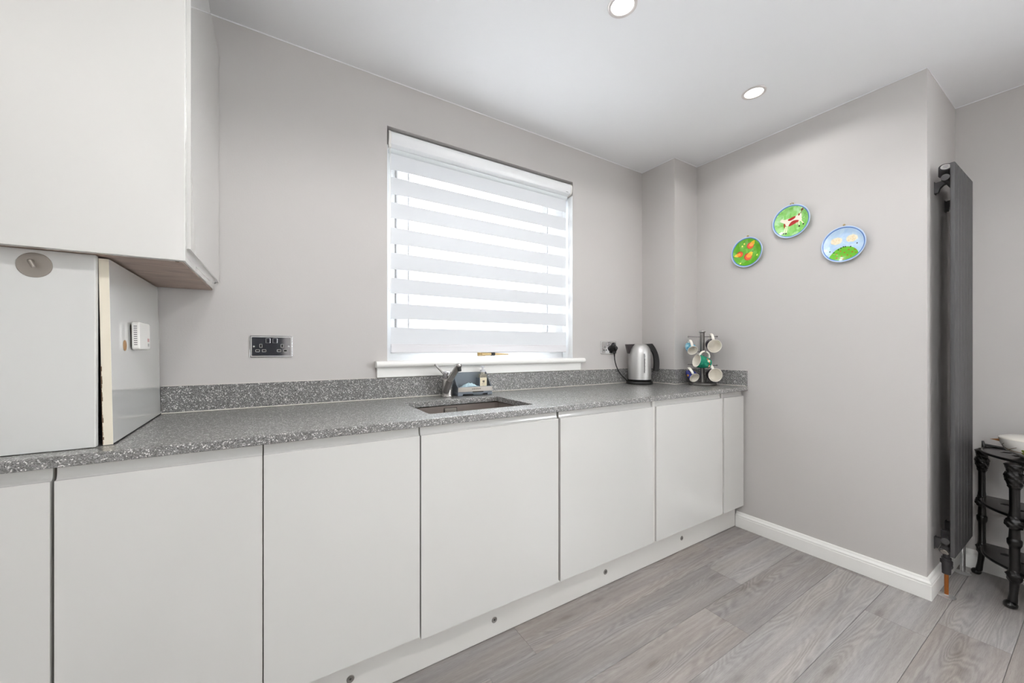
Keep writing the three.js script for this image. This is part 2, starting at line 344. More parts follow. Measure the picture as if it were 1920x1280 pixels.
// ---------------------------------------------------------------- base cabinets
const ZD = 0.591, DB = 0.150, DT = 0.872, LIP = 0.845;
function jDoor(x0, x1, db = DB) {      // door whose top edge curves back into a finger pull
  const T = 0.019, s = new THREE.Shape();
  s.moveTo(ZD - T, db); s.lineTo(ZD - 0.001, db); s.lineTo(ZD, db + 0.001); s.lineTo(ZD, LIP - 0.0015); s.quadraticCurveTo(ZD, LIP, ZD - 0.0018, LIP);
  s.lineTo(ZD - 0.003, LIP - 0.0005); s.quadraticCurveTo(ZD - 0.013, LIP - 0.002, ZD - 0.0135, LIP + 0.016); s.lineTo(ZD - 0.0135, DT); s.lineTo(ZD - T, DT); s.lineTo(ZD - T, db);
  return alongX(s, x0, x1);
}
function unit(x0, x1, label, db = DB, group) {
  const t = thing('base_cabinet', label, 'cabinet', [0, 0, 0], 0, group), a = x0 - 0.001, b = x1 + 0.001, w = 0.016, y0 = 0.146, y1 = 0.874;
  obj('carcass', [bx(a, a + w, y0, y1, 0.03, 0.569), bx(b - w, b, y0, y1, 0.03, 0.569), bx(a + w, b - w, y0, y0 + w, 0.03, 0.569), bx(a + w, b - w, y0 + w, y1, 0.03, 0.04), bx(a + w, b - w, y1 - 0.09, y1, 0.550, 0.569)], M.carcass, t);
  obj('door', jDoor(x0, x1, db), M.door, t);
  return t;
}
unit(-0.556, -0.4265, 'white gloss base cabinet at the left end, under the boxed-in housing', 0.156);
unit(-0.420, -0.0315, 'white gloss handleless base cabinet under the side panel with the alarm', 0.156);
unit(-0.0285, 0.4155, 'white gloss handleless base cabinet under the chrome double socket', 0.160);
unit(0.4205, 1.0170, 'white gloss handleless base cabinet under the sink', 0.1495);
unit(1.0285, 1.6330, 'white gloss handleless base cabinet right of the sink cabinet, beneath the drainer', 0.1505);
unit(1.6600, 2.2680, 'white gloss handleless base cabinet under the kettle', 0.1515);
unit(2.2900, 2.5130, 'narrow white gloss base cabinet front under the mug tree, against the plates wall', 0.150);
for (const [x0, x1, l] of [[1.6365, 1.6565, 'slim white filler strip between the drainer cabinet and the kettle cabinet'], [2.2715, 2.2865, 'slim white filler strip beside the narrow end cabinet']])
  tag(obj('filler_strip', bx(x0, x1, 0.150, 0.874, 0.05, 0.584, 0.001), M.doorEdge), l, 'filler strip');
{ // plinth with its round fixing caps
  const t = thing('plinth', 'white plinth board with small round grey fixings along the floor', 'plinth');
  obj('board', bx(LEFT + 0.002, 2.511, 0.003, 0.1455, 0.521, 0.539, 0.001), M.doorEdge, t);
  for (const [x, y] of [[0.204, 0.078], [0.735, 0.068], [1.348, 0.067], [1.949, 0.071]]) {
    const cap = obj('fixing_cap', lathe([[0.0, 0], [0.0118, 0], [0.0118, 0.0015], [0.0105, 0.0028], [0.0085, 0.0028], [0.0075, 0.0012], [0.0, 0.0012]], 24).rotateX(Math.PI / 2).translate(x, y, 0.5391), std(0x8d8984, 0.4, 0.4), t);
    obj('cross_slot', [bx(x - 0.004, x + 0.004, y - 0.001, y + 0.001, 0.5402, 0.5409), bx(x - 0.001, x + 0.001, y - 0.004, y + 0.004, 0.5402, 0.5409)], M.dark, cap);
  }
}

// ---------------------------------------------------------------- worktop, upstands, sink, tap
{
  const H0 = 0.8777;
  const s = poly([[LEFT + 0.004, -0.607], [2.524, -0.607], [2.524, -(BOXZ + 0.005)], [BOXX - 0.005, -(BOXZ + 0.005)], [BOXX - 0.005, -0.005], [LEFT + 0.004, -0.005]]);
  s.holes.push(roundRect(0.474, 0.946, -0.521, -0.186, 0.012, THREE.Path));
  const slab = extrude(s, TOP - H0 - 0.006, { bevelEnabled: true, bevelSize: 0.003, bevelThickness: 0.003, bevelSegments: 3, curveSegments: 6 }).rotateX(-Math.PI / 2).translate(0, H0 + 0.003, 0);
  const ev = new Evaluator(); ev.attributes = ['position', 'normal', 'uv'];
  let a = new Brush(slab); a.updateMatrixWorld();
  for (let i = 0; i < 7; i++) {      // drainer grooves cut beside the sink
    const z = 0.205 + i * 0.043; const b = new Brush(rod([1.005, TOP + 0.0015, z], [1.42, TOP + 0.0015, z], 0.0042, 0.0042, 10)); b.updateMatrixWorld();
    a = ev.evaluate(a, b, SUBTRACTION); a.updateMatrixWorld();
  }
  const g = a.geometry; for (const k of Object.keys(g.attributes)) if (!['position', 'normal', 'uv'].includes(k)) g.deleteAttribute(k);
  g.clearGroups();
  const t = thing('worktop', 'speckled grey stone-effect worktop with a cut-out sink and drainer grooves', 'worktop');
  obj('slab', metreUV(g, speckleScale), M.worktop, t);
}
{
  const t = thing('upstand', 'speckled grey upstand strip running along the back of the worktop', 'upstand');
  const Y0 = TOP + 0.0004, Y1 = 1.0036, U = 0.0140;
  const sp = (...a) => metreUV(bx(...a, 0.001), speckleScale, 0.3, 0.17);
  obj('panel', sp(-0.3535, BOXX - U - 0.0006, Y0, Y1, 0.001, U), M.upstand, t);
  obj('panel', sp(BOXX - U, BOXX - 0.0005, Y0, Y1, 0.0012, BOXZ + U), M.upstand, t);
  obj('panel', sp(BOXX, XR - U - 0.0006, Y0, Y1, BOXZ + 0.001, BOXZ + U), M.upstand, t);
  obj('panel', sp(XR - U, XR - 0.0005, Y0, Y1, BOXZ + 0.001, 0.607), M.upstand, t);
  const bead = [rod([-0.352, Y0 + 0.0023, U + 0.0005], [BOXX - U, Y0 + 0.0023, U + 0.0005], 0.0022, 0.0022, 8), rod([BOXX - U - 0.0005, Y0 + 0.0023, U], [BOXX - U - 0.0005, Y0 + 0.0023, BOXZ + U], 0.0022, 0.0022, 8), rod([BOXX - U, Y0 + 0.0023, BOXZ + U + 0.0005], [XR - U, Y0 + 0.0023, BOXZ + U + 0.0005], 0.0022, 0.0022, 8), rod([XR - U - 0.0005, Y0 + 0.0023, BOXZ + U], [XR - U - 0.0005, Y0 + 0.0023, 0.604], 0.0022, 0.0022, 8)];
  obj('sealant', bead, M.sealant, t).userData.label = 'thin cream sealant line';
  obj('top_sealant', [bx(-0.352, BOXX - U, Y1 - 0.0005, Y1 + 0.0018, 0.0005, 0.004), bx(BOXX, XR - U, Y1 - 0.0005, Y1 + 0.0018, BOXZ + 0.0005, BOXZ + 0.004), bx(XR - 0.004, XR - 0.0005, Y1 - 0.0005, Y1 + 0.0018, BOXZ + U, 0.606)], M.sealant, t);
}
{
  const t = thing('undermount_sink', 'taupe undermount sink bowl with a square overflow plate, set in the worktop', 'sink');
  const o = roundRect(0.462, 0.958, -0.533, -0.174, 0.02); o.holes.push(roundRect(0.470, 0.950, -0.525, -0.182, 0.016, THREE.Path));
  const B0 = 0.69, B1 = 0.8742;
  obj('basin', [extrude(o, B1 - B0).rotateX(-Math.PI / 2).translate(0, B0, 0), extrude(roundRect(0.462, 0.958, -0.533, -0.174, 0.02), 0.008).rotateX(-Math.PI / 2).translate(0, B0 - 0.008, 0)], M.sink, t);
  const ov = obj('overflow_plate', bx(0.668, 0.728, 0.812, 0.862, 0.1825, 0.1865, 0.002), M.satin, t);
  obj('overflow_slot', [bx(0.6655, 0.6676, 0.81, 0.8645, 0.1822, 0.184), bx(0.7284, 0.7305, 0.81, 0.8645, 0.1822, 0.184), bx(0.6655, 0.7305, 0.8624, 0.8645, 0.1822, 0.184)], M.dark, ov);
  obj('waste', lathe([[0, 0], [0.045, 0], [0.045, 0.003], [0.036, 0.004], [0.03, 0.001], [0, 0.001]], 28).translate(0.71, B0 + 0.0005, 0.35), M.steel, t);
}
{
  const t = thing('mixer_tap', 'grey metal mixer tap with slanting spout and side lever behind the sink', 'tap', [0.727, TOP, 0.072]);
  obj('body', lathe([[0, 0.0005], [0.031, 0.0005], [0.031, 0.004], [0.0265, 0.006], [0.0265, 0.086], [0.025, 0.088], [0, 0.088]], 36), M.tap, t);
  obj('cap', lathe([[0, 0.0885], [0.022, 0.0885], [0.022, 0.122], [0.020, 0.125], [0, 0.125]], 36), M.chrome, t);
  obj('lever', [rod([-0.014, 0.108, 0.004], [-0.058, 0.158, -0.012], 0.0055, 0.0045), new THREE.SphereGeometry(0.0055, 14, 10).translate(-0.058, 0.158, -0.012)], M.tap, t);
  const sp = obj('spout', [rod([-0.005, 0.078, 0.040], [0.010, 0.158, 0.118], 0.0152, 0.0145), new THREE.SphereGeometry(0.0146, 18, 12).translate(0.010, 0.158, 0.118)], M.tap, t);
  obj('spout_sleeve', [rod([-0.0125, 0.030, 0.018], [-0.004, 0.083, 0.044], 0.0162, 0.0160), new THREE.SphereGeometry(0.0162, 18, 12).translate(-0.0125, 0.030, 0.018)], M.tapDark, t);
  obj('nozzle', rod([0.010, 0.150, 0.122], [0.010, 0.132, 0.128], 0.0098, 0.0092), M.black, sp);
}
// things beside the tap
{
  const t = thing('sink_caddy', 'dark blue-grey plastic sink caddy with a steel band, behind the sink', 'caddy', [0.868, TOP + 0.0005, 0.0665], -0.05);
  const sm = std(0x767e86, 0.5);
  const side = new THREE.Shape(); side.moveTo(-0.045, 0.016); side.lineTo(0.043, 0.016); side.lineTo(0.043, 0.045); side.quadraticCurveTo(0.026, 0.046, 0.018, 0.062); side.lineTo(-0.030, 0.112); side.quadraticCurveTo(-0.040, 0.118, -0.045, 0.112); side.lineTo(-0.045, 0.016);
  obj('tub', [alongX(side, -0.095, -0.091, {}), alongX(side, 0.091, 0.095), bx(-0.092, 0.092, 0.016, 0.1145, -0.045, -0.0415), bx(-0.092, 0.092, 0.016, 0.0195, -0.042, 0.043), bx(-0.092, 0.092, 0.019, 0.045, 0.0395, 0.043), bx(0.040, 0.0425, 0.019, 0.085, -0.042, 0.005)], sm, t);
  obj('tray', [bx(-0.095, -0.068, 0.0, 0.0155, -0.045, 0.044, 0.003), bx(0.068, 0.095, 0.0, 0.0155, -0.045, 0.044, 0.003), bx(-0.07, 0.07, 0.008, 0.0155, -0.045, 0.041, 0.001), bx(-0.012, 0.04, 0.003, 0.006, 0.03, 0.046)], sm, t);
  obj('steel_band', bx(-0.0945, 0.0945, 0.0205, 0.043, 0.0432, 0.0448, 0.0006), M.satin, t);
  obj('slot', bx(-0.016, 0.044, 0.0160, 0.0204, 0.036, 0.0446), M.dark, t);
  obj('stamped_mark', Array.from({ length: 9 }, (_, i) => bx(-0.02 + i * 0.0056, -0.0165 + i * 0.0056, 0.0305 + (i % 2) * 0.0006, 0.0355 + (i % 3) * 0.0006, 0.0448, 0.0450)), std(0x5a5048, 0.6), t);
  const c = new THREE.PlaneGeometry(0.115, 0.062, 26, 14); const p = c.attributes.position;
  for (let i = 0; i < p.count; i++) { const x = p.getX(i), y = p.getY(i); p.setZ(i, 0.028 * Math.exp(-((x / 0.042) ** 2)) * (1 - (y / 0.045) ** 2) + 0.004 * noise(x * 60, y * 60)); }
  c.rotateX(-Math.PI / 2); const c2 = c.clone().translate(0, -0.004, 0); c2.index.array.reverse?.(); c.computeVertexNormals(); c2.computeVertexNormals();
  const cl = obj('cleaning_cloth', [c, c2], std(0xc4dde6, 0.95, 0, { side: THREE.DoubleSide })); cl.position.set(0.851, TOP + 0.033, 0.071); cl.rotation.y = -0.05;
  tag(cl, 'crumpled pale blue cleaning cloth lying in the sink caddy', 'cloth');
  const b = thing('soap_bottle', 'clear pump soap bottle with a cream label, standing in the caddy', 'bottle', [0.934, TOP + 0.0210, 0.058], -0.35);
  const gl = phys({ color: 0xf4efe2, roughness: 0.08, transmission: 0.75, thickness: 0, ior: 1.45 });
  obj('flask', [new RoundedBoxGeometry(0.042, 0.082, 0.042, 3, 0.006).translate(0, 0.0425, 0), rod([0, 0.083, 0], [0, 0.094, 0], 0.012, 0.011)], gl, b);
  obj('soap', new RoundedBoxGeometry(0.037, 0.058, 0.037, 2, 0.005).translate(0, 0.0335, 0), std(0xd9cfa8, 0.3), b);
  const lab = paint(128, 160, (x, w, h) => { x.fillStyle = '#f2e6c9'; x.fillRect(0, 0, w, h); x.fillStyle = '#1d1812'; x.fillRect(54, 46, 34, 32); x.fillStyle = '#f2e6c9'; x.beginPath(); x.arc(70, 57, 6, 0, 7); x.fill(); x.fillRect(66, 64, 10, 4); x.fillStyle = '#8a7c62'; for (const [a, c, d] of [[44, 92, 40], [36, 104, 56], [50, 126, 34]]) x.fillRect(a, c, d, 3); });
  obj('label', new THREE.PlaneGeometry(0.036, 0.052).translate(0, 0.040, 0.0214), std(0xffffff, 0.6, 0, { map: lab }), b);
  obj('pump', [rod([0, 0.094, 0], [0, 0.106, 0], 0.0135), rod([0, 0.106, 0], [0, 0.118, 0], 0.005), rod([0, 0.118, 0], [0, 0.127, 0], 0.011), rod([0, 0.122, 0], [-0.006, 0.120, 0.03], 0.0045)], std(0xdedfe3, 0.4), b);
}

// ---------------------------------------------------------------- sockets
function socket(x, y, label) {
  const t = thing('double_socket', label, 'socket', [x, y, 0.0005]);
  const s = roundRect(-0.073, 0.073, -0.043, 0.043, 0.004);
  obj('plate', extrude(s, 0.0025, { bevelEnabled: true, bevelSize: 0.0015, bevelThickness: 0.0015, bevelSegments: 2 }).translate(0, 0, 0.0015), M.chrome, t);
  const frame = roundRect(-0.0715, 0.0715, -0.0415, 0.0415, 0.003); frame.holes.push(roundRect(-0.0675, 0.0675, -0.0375, 0.0375, 0.003, THREE.Path));
  obj('rim', extrude(frame, 0.0008).translate(0, 0, 0.0056), M.brushed, t);
  for (const sx of [-0.037, 0.037]) {
    const q = -0.008;
    for (const [a, b, w, h] of [[0, 0.011, 0.0042, 0.0088], [-0.011, -0.009, 0.0085, 0.0046], [0.011, -0.009, 0.0085, 0.0046]]) {
      const ring = roundRect(sx + a - w / 2 - 0.0028, sx + a + w / 2 + 0.0028, q + b - h / 2 - 0.0028, q + b + h / 2 + 0.0028, 0.002);
      const pin = obj('pin_surround', extrude(ring, 0.0006).translate(0, 0, 0.0056), M.brushed, t);
      obj('pin_hole', bx(sx + a - w / 2 - 0.0014, sx + a + w / 2 + 0.0014, q + b - h / 2 - 0.0014, q + b + h / 2 + 0.0014, 0.0058, 0.0064), M.dark, pin);
    }
  }
  for (const sx of [-0.012, 0.012]) obj('rocker_switch', bx(sx - 0.008, sx + 0.008, 0.014, 0.034, 0.0056, 0.0092, 0.0012), M.chrome, t);
  for (const sx of [-0.0605, 0.0605]) obj('screw', lathe([[0, 0], [0.0035, 0], [0.003, 0.0012], [0, 0.0014]], 16).rotateX(Math.PI / 2).translate(sx, 0, 0.0056), M.steel, t);
  return t;
}
socket(-0.0145, 1.1505, 'polished chrome double socket on the wall between wall cabinet and window');
socket(1.929, 1.1505, 'polished chrome double socket with a black plug, near the kettle');

// ---------------------------------------------------------------- kettle with base and cord
{
  const kx = 2.112, kz = 0.112, y = TOP + 0.0005;
  const b = thing('power_base', 'round black base under the kettle, with cord and plug reaching the socket', 'base', [kx, y, kz]);
  obj('dish', lathe([[0, 0], [0.086, 0], [0.087, 0.006], [0.086, 0.014], [0.080, 0.0195], [0.070, 0.0205], [0, 0.0205]], 48), M.black, b);
  const sx = 1.966 - kx, sy = 1.1445 - y, sz = 0.0075 - kz;
  obj('plug', [rod([sx, sy, sz], [sx, sy, sz + 0.022], 0.026, 0.021, 28), rod([sx, sy + 0.002, sz + 0.021], [sx, sy + 0.002, sz + 0.034], 0.018, 0.012, 24), bx(sx - 0.012, sx + 0.012, sy - 0.034, sy - 0.006, sz + 0.003, sz + 0.022, 0.006), rod([sx, sy - 0.030, sz + 0.014], [sx + 0.001, sy - 0.058, sz + 0.014], 0.006, 0.0035)], M.black, b);
  obj('cord', tube([[sx + 0.001, sy - 0.05, sz + 0.014], [sx + 0.003, sy - 0.08, sz + 0.015], [sx + 0.02, sy - 0.13, sz + 0.018], [sx + 0.055, sy - 0.18, sz + 0.024], [-0.058, 0.022, -0.062], [-0.045, 0.011, -0.062]], 0.0033, 50, 8), M.black, b);
  const k = thing('kettle', 'brushed steel jug kettle with black spout and handle, on its base', 'kettle', [kx, y + 0.0212, kz], Math.atan2(-0.529, 0.848));
  const bodyPts = [[0, 0], [0.074, 0], [0.0745, 0.002], [0.0755, 0.018], [0.0765, 0.05], [0.0765, 0.12], [0.0755, 0.165], [0.0735, 0.190], [0.069, 0.212], [0.061, 0.229], [0.051, 0.2405], [0.047, 0.2435], [0.046, 0.2455], [0.028, 0.249], [0, 0.250]];
  obj('body', lathe(bodyPts, 64), M.brushed, k);
  obj('foot_ring', lathe([[0.06, -0.0004], [0.0752, -0.0004], [0.0758, 0.010], [0.0752, 0.010]], 48), M.black, k);
  // spout: black wedge towards -x (left in view)
  const w = poly([[-0.092, 0.246], [-0.038, 0.248], [-0.052, 0.236], [-0.066, 0.215], [-0.0755, 0.185], [-0.0775, 0.187]]);
  obj('spout', extrude(w, 0.034, { bevelEnabled: true, bevelSize: 0.0015, bevelThickness: 0.006, bevelSegments: 3 }).translate(0, 0, -0.017), std(0x2e2628, 0.35), k);
  const hs = new THREE.Shape(); hs.moveTo(0.040, 0.248); hs.lineTo(0.083, 0.249); hs.quadraticCurveTo(0.128, 0.195, 0.130, 0.120); hs.quadraticCurveTo(0.130, 0.090, 0.125, 0.068); hs.lineTo(0.098, 0.069); hs.quadraticCurveTo(0.106, 0.120, 0.099, 0.160); hs.quadraticCurveTo(0.088, 0.210, 0.072, 0.203); hs.quadraticCurveTo(0.064, 0.205, 0.0625, 0.208); hs.lineTo(0.058, 0.232); hs.lineTo(0.040, 0.248);
  obj('handle', extrude(hs, 0.020, { bevelEnabled: true, bevelSize: 0.003, bevelThickness: 0.004, bevelSegments: 3 }).translate(0, 0, -0.010), M.black, k);
  const gz = 0.0758, ga = 0.10;
  const gauge = obj('water_gauge', bx(-0.003, 0.003, 0.055, 0.185, -0.001, 0.0028, 0.001).rotateY(0).translate(gz * Math.sin(ga), 0, gz * Math.cos(ga) - 0.0006), std(0x8e9092, 0.2), k);
  obj('dark_window', bx(-0.0016, 0.0016, 0.058, 0.150, 0.0022, 0.0031).translate(gz * Math.sin(ga), 0, gz * Math.cos(ga) - 0.0006), M.black, gauge);
  const mk = std(0x85827d, 0.5); for (const yy of [0.075, 0.098, 0.121, 0.144, 0.167]) obj('scale_mark', bx(0.010, 0.017, yy, yy + 0.0022, gz - 0.0035, gz - 0.0005), mk, gauge);
}

// ---------------------------------------------------------------- mug tree and mugs
const TX = 2.405, TZ = 0.383, R = V(0.521, 0, 0.854), T = V(-0.854, 0, 0.521), UPV = V(0, 1, 0);
{
  const t = thing('mug_tree', 'dark grey metal mug tree with round base and six arms', 'mug tree', [TX, TOP + 0.0005, TZ]);
  const gm = std(0x807d7a, 0.38, 0.7);
  obj('base', lathe([[0, 0], [0.084, 0], [0.085, 0.003], [0.084, 0.012], [0.080, 0.0145], [0.02, 0.016], [0, 0.016]], 48), std(0x5f5c59, 0.4, 0.5), t);
  obj('post', rod([0, 0.016, 0], [0, 0.345, 0], 0.0135, 0.0135, 28), gm, t);
  obj('finial', lathe([[0, 0.345], [0.018, 0.345], [0.0205, 0.349], [0.0205, 0.353], [0.018, 0.358], [0.010, 0.3605], [0, 0.361]], 28), M.steel, t);
  const arm = (r, f, y0, L, up) => { const d = R.clone().multiplyScalar(r).addScaledVector(T, f).normalize(); const a = d.clone().multiplyScalar(0.012), b = d.clone().multiplyScalar(L); obj('arm', [rod([a.x, y0, a.z], [b.x, y0 + up, b.z], 0.0034, 0.0034, 12), new THREE.SphereGeometry(0.0058, 12, 8).translate(b.x, y0 + up, b.z)], M.tapDark, t); };
  arm(-1, 0.12, 0.318, 0.083, 0.0); arm(1, 0.12, 0.318, 0.086, 0.0);
  arm(0.25, 1, 0.214, 0.085, 0.010); arm(-0.6, -1, 0.214, 0.085, 0.008);
  arm(-1, 0.25, 0.125, 0.086, 0.010); arm(1, 0.2, 0.125, 0.086, 0.006);
}
function mug(cx, cy, f, open, hdl, rim, h, tex, label) {   // centre of the rim in view terms: right, up, towards the viewer from the tree's axis
  const t = thing('mug', label, 'mug');
  const ax = R.clone().multiplyScalar(open[0]).addScaledVector(UPV, open[1]).addScaledVector(T, open[2]).normalize();
  let hd = R.clone().multiplyScalar(hdl[0]).addScaledVector(UPV, hdl[1]).addScaledVector(T, hdl[2]); hd.addScaledVector(ax, -hd.dot(ax)).normalize();
  const wv = hd.clone().cross(ax).normalize();
  const m = new THREE.Matrix4().makeBasis(hd, ax, wv);
  const rp = V(TX, TOP, TZ).addScaledVector(R, cx).addScaledVector(T, f); rp.y = TOP + cy;
  const basep = rp.clone().addScaledVector(ax, -h);
  t.quaternion.setFromRotationMatrix(m); t.position.copy(basep);
  const b = rim * 0.66;
  const outer = [[0, 0.001], [b * 0.8, 0], [b, 0.002], [b + (rim - b) * 0.45, h * 0.22], [rim * 0.97, h * 0.6], [rim * 0.985, h * 0.9], [rim, h - 0.0012]];
  const inner = [[rim, h - 0.0012], [rim - 0.0012, h], [rim - 0.0032, h - 0.0006], [rim * 0.93, h * 0.6], [b + (rim - b) * 0.35, h * 0.24], [b * 0.75, 0.006], [0, 0.005]];
  obj('outside', lathe(outer, 40), std(0xffffff, 0.22, 0, { map: tex }), t);
  obj('inside', lathe(inner, 40), M.china, t);
  const pts = []; for (let i = 0; i <= 12; i++) { const a = -Math.PI / 2 + i / 12 * Math.PI; pts.push([rim * 0.86 + Math.cos(a) * rim * 0.78, h * 0.53 + Math.sin(a) * h * 0.36, 0]); }
  const hg = tube(pts, 0.0060, 26, 10); hg.scale(1, 1, 1.5);
  obj('handle', hg, M.china, t);
  return t;
}
const dabs = (base, list, n, s) => paint(256, 128, (x, w, h) => { x.fillStyle = base; x.fillRect(0, 0, w, h); const r = seeded(s); for (let i = 0; i < n; i++) { x.fillStyle = list[Math.floor(r() * list.length)]; x.beginPath(); x.ellipse(r() * w, r() * h, 5 + r() * 20, 4 + r() * 11, r() * 3, 0, 7); x.fill(); } });
const turq = dabs('#6fb4cc', ['#86c6da', '#5aa3c0', '#9dd0de', '#4f93b0'], 40, 3);
const navy = paint(256, 128, (x, w, h) => { x.fillStyle = '#22308f'; x.fillRect(0, 0, w, h); const r = seeded(8); for (let i = 0; i < 34; i++) { x.fillStyle = ['#3a55c4', '#1a2168', '#4b3aa2', '#2f6fd0'][Math.floor(r() * 4)]; x.beginPath(); x.ellipse(r() * w, r() * h, 6 + r() * 16, 4 + r() * 9, r() * 3, 0, 7); x.fill(); } for (let i = 0; i < 6; i++) { x.fillStyle = i % 2 ? '#d8a24a' : '#c98b3c'; x.beginPath(); x.ellipse(20 + i * 43, 40 + (i % 2) * 36, 13, 8, 0.7, 0, 7); x.fill(); } });
const plum = dabs('#2a2030', ['#1d1722', '#3c2a48', '#241b2c'], 30, 12);
const greenT = paint(512, 256, (x, w, h) => {
  x.fillStyle = '#14866a'; x.fillRect(0, 0, w, h); const r = seeded(21);
  for (let i = 0; i < 50; i++) { x.fillStyle = ['#1b9a6f', '#0f7a66', '#2aa380', '#117258'][Math.floor(r() * 4)]; x.beginPath(); x.ellipse(r() * w, r() * h, 10 + r() * 34, 6 + r() * 18, r() * 3, 0, 7); x.fill(); }
  for (let i = 0; i < 6; i++) { const cx = 40 + i * 86, cy = 118 + (i % 2) * 26; x.fillStyle = '#f2e3c4'; x.beginPath(); x.ellipse(cx, cy, 20, 13, 0.5, 0, 7); x.fill(); x.fillStyle = '#d8542f'; x.beginPath(); x.ellipse(cx + 20, cy - 12, 11, 9, 0, 0, 7); x.fill(); x.beginPath(); x.ellipse(cx - 20, cy + 9, 10, 8, 0, 0, 7); x.fill(); x.fillStyle = '#3b6fb8'; x.beginPath(); x.ellipse(cx + 4, cy + 62, 26, 10, 0.2, 0, 7); x.fill(); }
});
mug(-0.056, 0.227, 0.052, [0.36, -0.48, 0.80], [0.0, 0.85, 0.52], 0.0335, 0.078, turq, 'turquoise mug with a white handle, hung on an upper arm beside the corner column');
mug(0.0714, 0.256, 0.040, [0.30, -0.22, 0.92], [-0.12, 0.98, 0.2], 0.0440, 0.086, plum, 'dark mug hung on an upper arm, showing its cream inside');
mug(-0.034, 0.162, 0.086, [-0.82, 0.22, 0.55], [0.1, 0.97, 0.10], 0.0430, 0.092, greenT, 'green mug with a painted flower, hung on the front arm');
mug(-0.045, 0.048, 0.058, [0.48, -0.46, 0.74], [-0.25, 0.84, 0.52], 0.0325, 0.080, navy, 'dark blue mug with gold patches, hung on the lowest arm');
mug(0.0765, 0.069, 0.045, [0.36, -0.03, 0.93], [-0.3, 0.95, 0.1], 0.0440, 0.086, plum, 'dark purple mug hung on the lowest arm, showing its cream inside');

// ---------------------------------------------------------------- painted plates on the wall
function wallPlate(y, z, r, tex, label, hook) {
  const t = thing('wall_plate', label, 'plate', [XR - 0.004, y, z], -Math.PI / 2, 'painted plates on the wall');   // local +z looks into the room
  const pts = [[0, 0.006], [r * 0.55, 0.006], [r * 0.68, 0.008], [r * 0.80, 0.015], [r * 0.965, 0.0215], [r * 0.99, 0.0222], [r, 0.021], [r * 0.985, 0.0190], [r * 0.80, 0.0115], [r * 0.66, 0.0035], [r * 0.60, 0.001], [0, 0.001]];
  const g = lathe(pts, 64).rotateX(Math.PI / 2); const p = g.attributes.position, uv = g.attributes.uv;
  for (let i = 0; i < p.count; i++) uv.setXY(i, 0.5 + p.getX(i) / (2 * r), 0.5 + p.getY(i) / (2 * r));
  obj('dish', g, phys({ map: tex, roughness: 0.32, clearcoat: 0.3, clearcoatRoughness: 0.1 }), t);
  obj('hanger', [tube([[-hook, r * 0.93, 0.004], [-hook * 0.5, r + 0.008, 0.004], [0, r + 0.016, 0.003], [hook * 0.5, r + 0.008, 0.004], [hook, r * 0.93, 0.004]], 0.0012, 24, 6), new THREE.SphereGeometry(0.004, 10, 8).translate(-hook * 0.4, r + 0.010, 0.005), new THREE.SphereGeometry(0.004, 10, 8).translate(hook * 0.4, r + 0.010, 0.005)], M.gold, t);
}
const rimmed = (draw) => paint(512, 512, (x) => { x.fillStyle = '#cfdcf0'; x.fillRect(0, 0, 512, 512); x.fillStyle = '#5b80c0'; x.beginPath(); x.arc(256, 256, 250, 0, 7); x.fill(); x.fillStyle = '#b6cdea'; x.beginPath(); x.arc(256, 256, 252, 0, 7); x.fill(); x.fillStyle = '#4d74b8'; x.beginPath(); x.arc(256, 256, 241, 0, 7); x.fill(); x.save(); x.beginPath(); x.arc(256, 256, 229, 0, 7); x.clip(); draw(x); x.restore(); });
const brush = (x, cols, n, s, rx, ry) => { const r = seeded(s); for (let i = 0; i < n; i++) { x.globalAlpha = 0.35; x.fillStyle = cols[Math.floor(r() * cols.length)]; x.beginPath(); x.ellipse(r() * 512, r() * 512, rx * (0.4 + r()), ry * (0.4 + r()), r() * 3.1, 0, 7); x.fill(); } x.globalAlpha = 1; };
const blob = (x, c, pts) => { x.fillStyle = c; x.beginPath(); pts.forEach(([a, b], i) => { const n = pts[(i + 1) % pts.length]; const mx = (a + n[0]) / 2, my = (b + n[1]) / 2; i ? x.quadraticCurveTo(a, b, mx, my) : x.moveTo(mx, my); }); const [a, b] = pts[0], n = pts[1]; x.quadraticCurveTo(a, b, (a + n[0]) / 2, (b + n[1]) / 2); x.fill(); };
const ell = (x, c, a, b, rx, ry, t = 0) => { x.fillStyle = c; x.beginPath(); x.ellipse(a, b, rx, ry, t, 0, 7); x.fill(); };
const pears = rimmed((x) => {
  x.fillStyle = '#5fae14'; x.fillRect(0, 0, 512, 512); brush(x, ['#4c9a08', '#76bb2a', '#86c560', '#5aa80e', '#8fc97a'], 70, 31, 70, 26);
  for (const [a, b] of [[205, 100], [410, 330], [150, 430], [170, 135]]) { ell(x, '#e3e24a', a, b, 13, 17, 0.3); ell(x, '#f4f19a', a - 2, b - 3, 6, 9); }
  for (const [a, b, s, dx, dy] of [[300, 150, 1.05, 74, -62], [130, 265, 0.95, -72, 24], [262, 330, 1.2, 62, -60]]) {
    ell(x, '#c9340c', a, b, 54 * s, 52 * s); ell(x, '#ea5a18', a + 6, b + 6, 44 * s, 42 * s); ell(x, '#f2c416', a + dx * 0.55, b + dy * 0.55, 36 * s, 30 * s, Math.atan2(dy, dx)); ell(x, '#f5a01e', a + dx * 0.25, b + dy * 0.25, 34 * s, 30 * s); ell(x, '#f6c81a', a + dx * 0.95, b + dy * 0.95, 16 * s, 13 * s); ell(x, '#3a3408', a + dx * 1.25, b + dy * 1.25, 8, 6);
  }
});
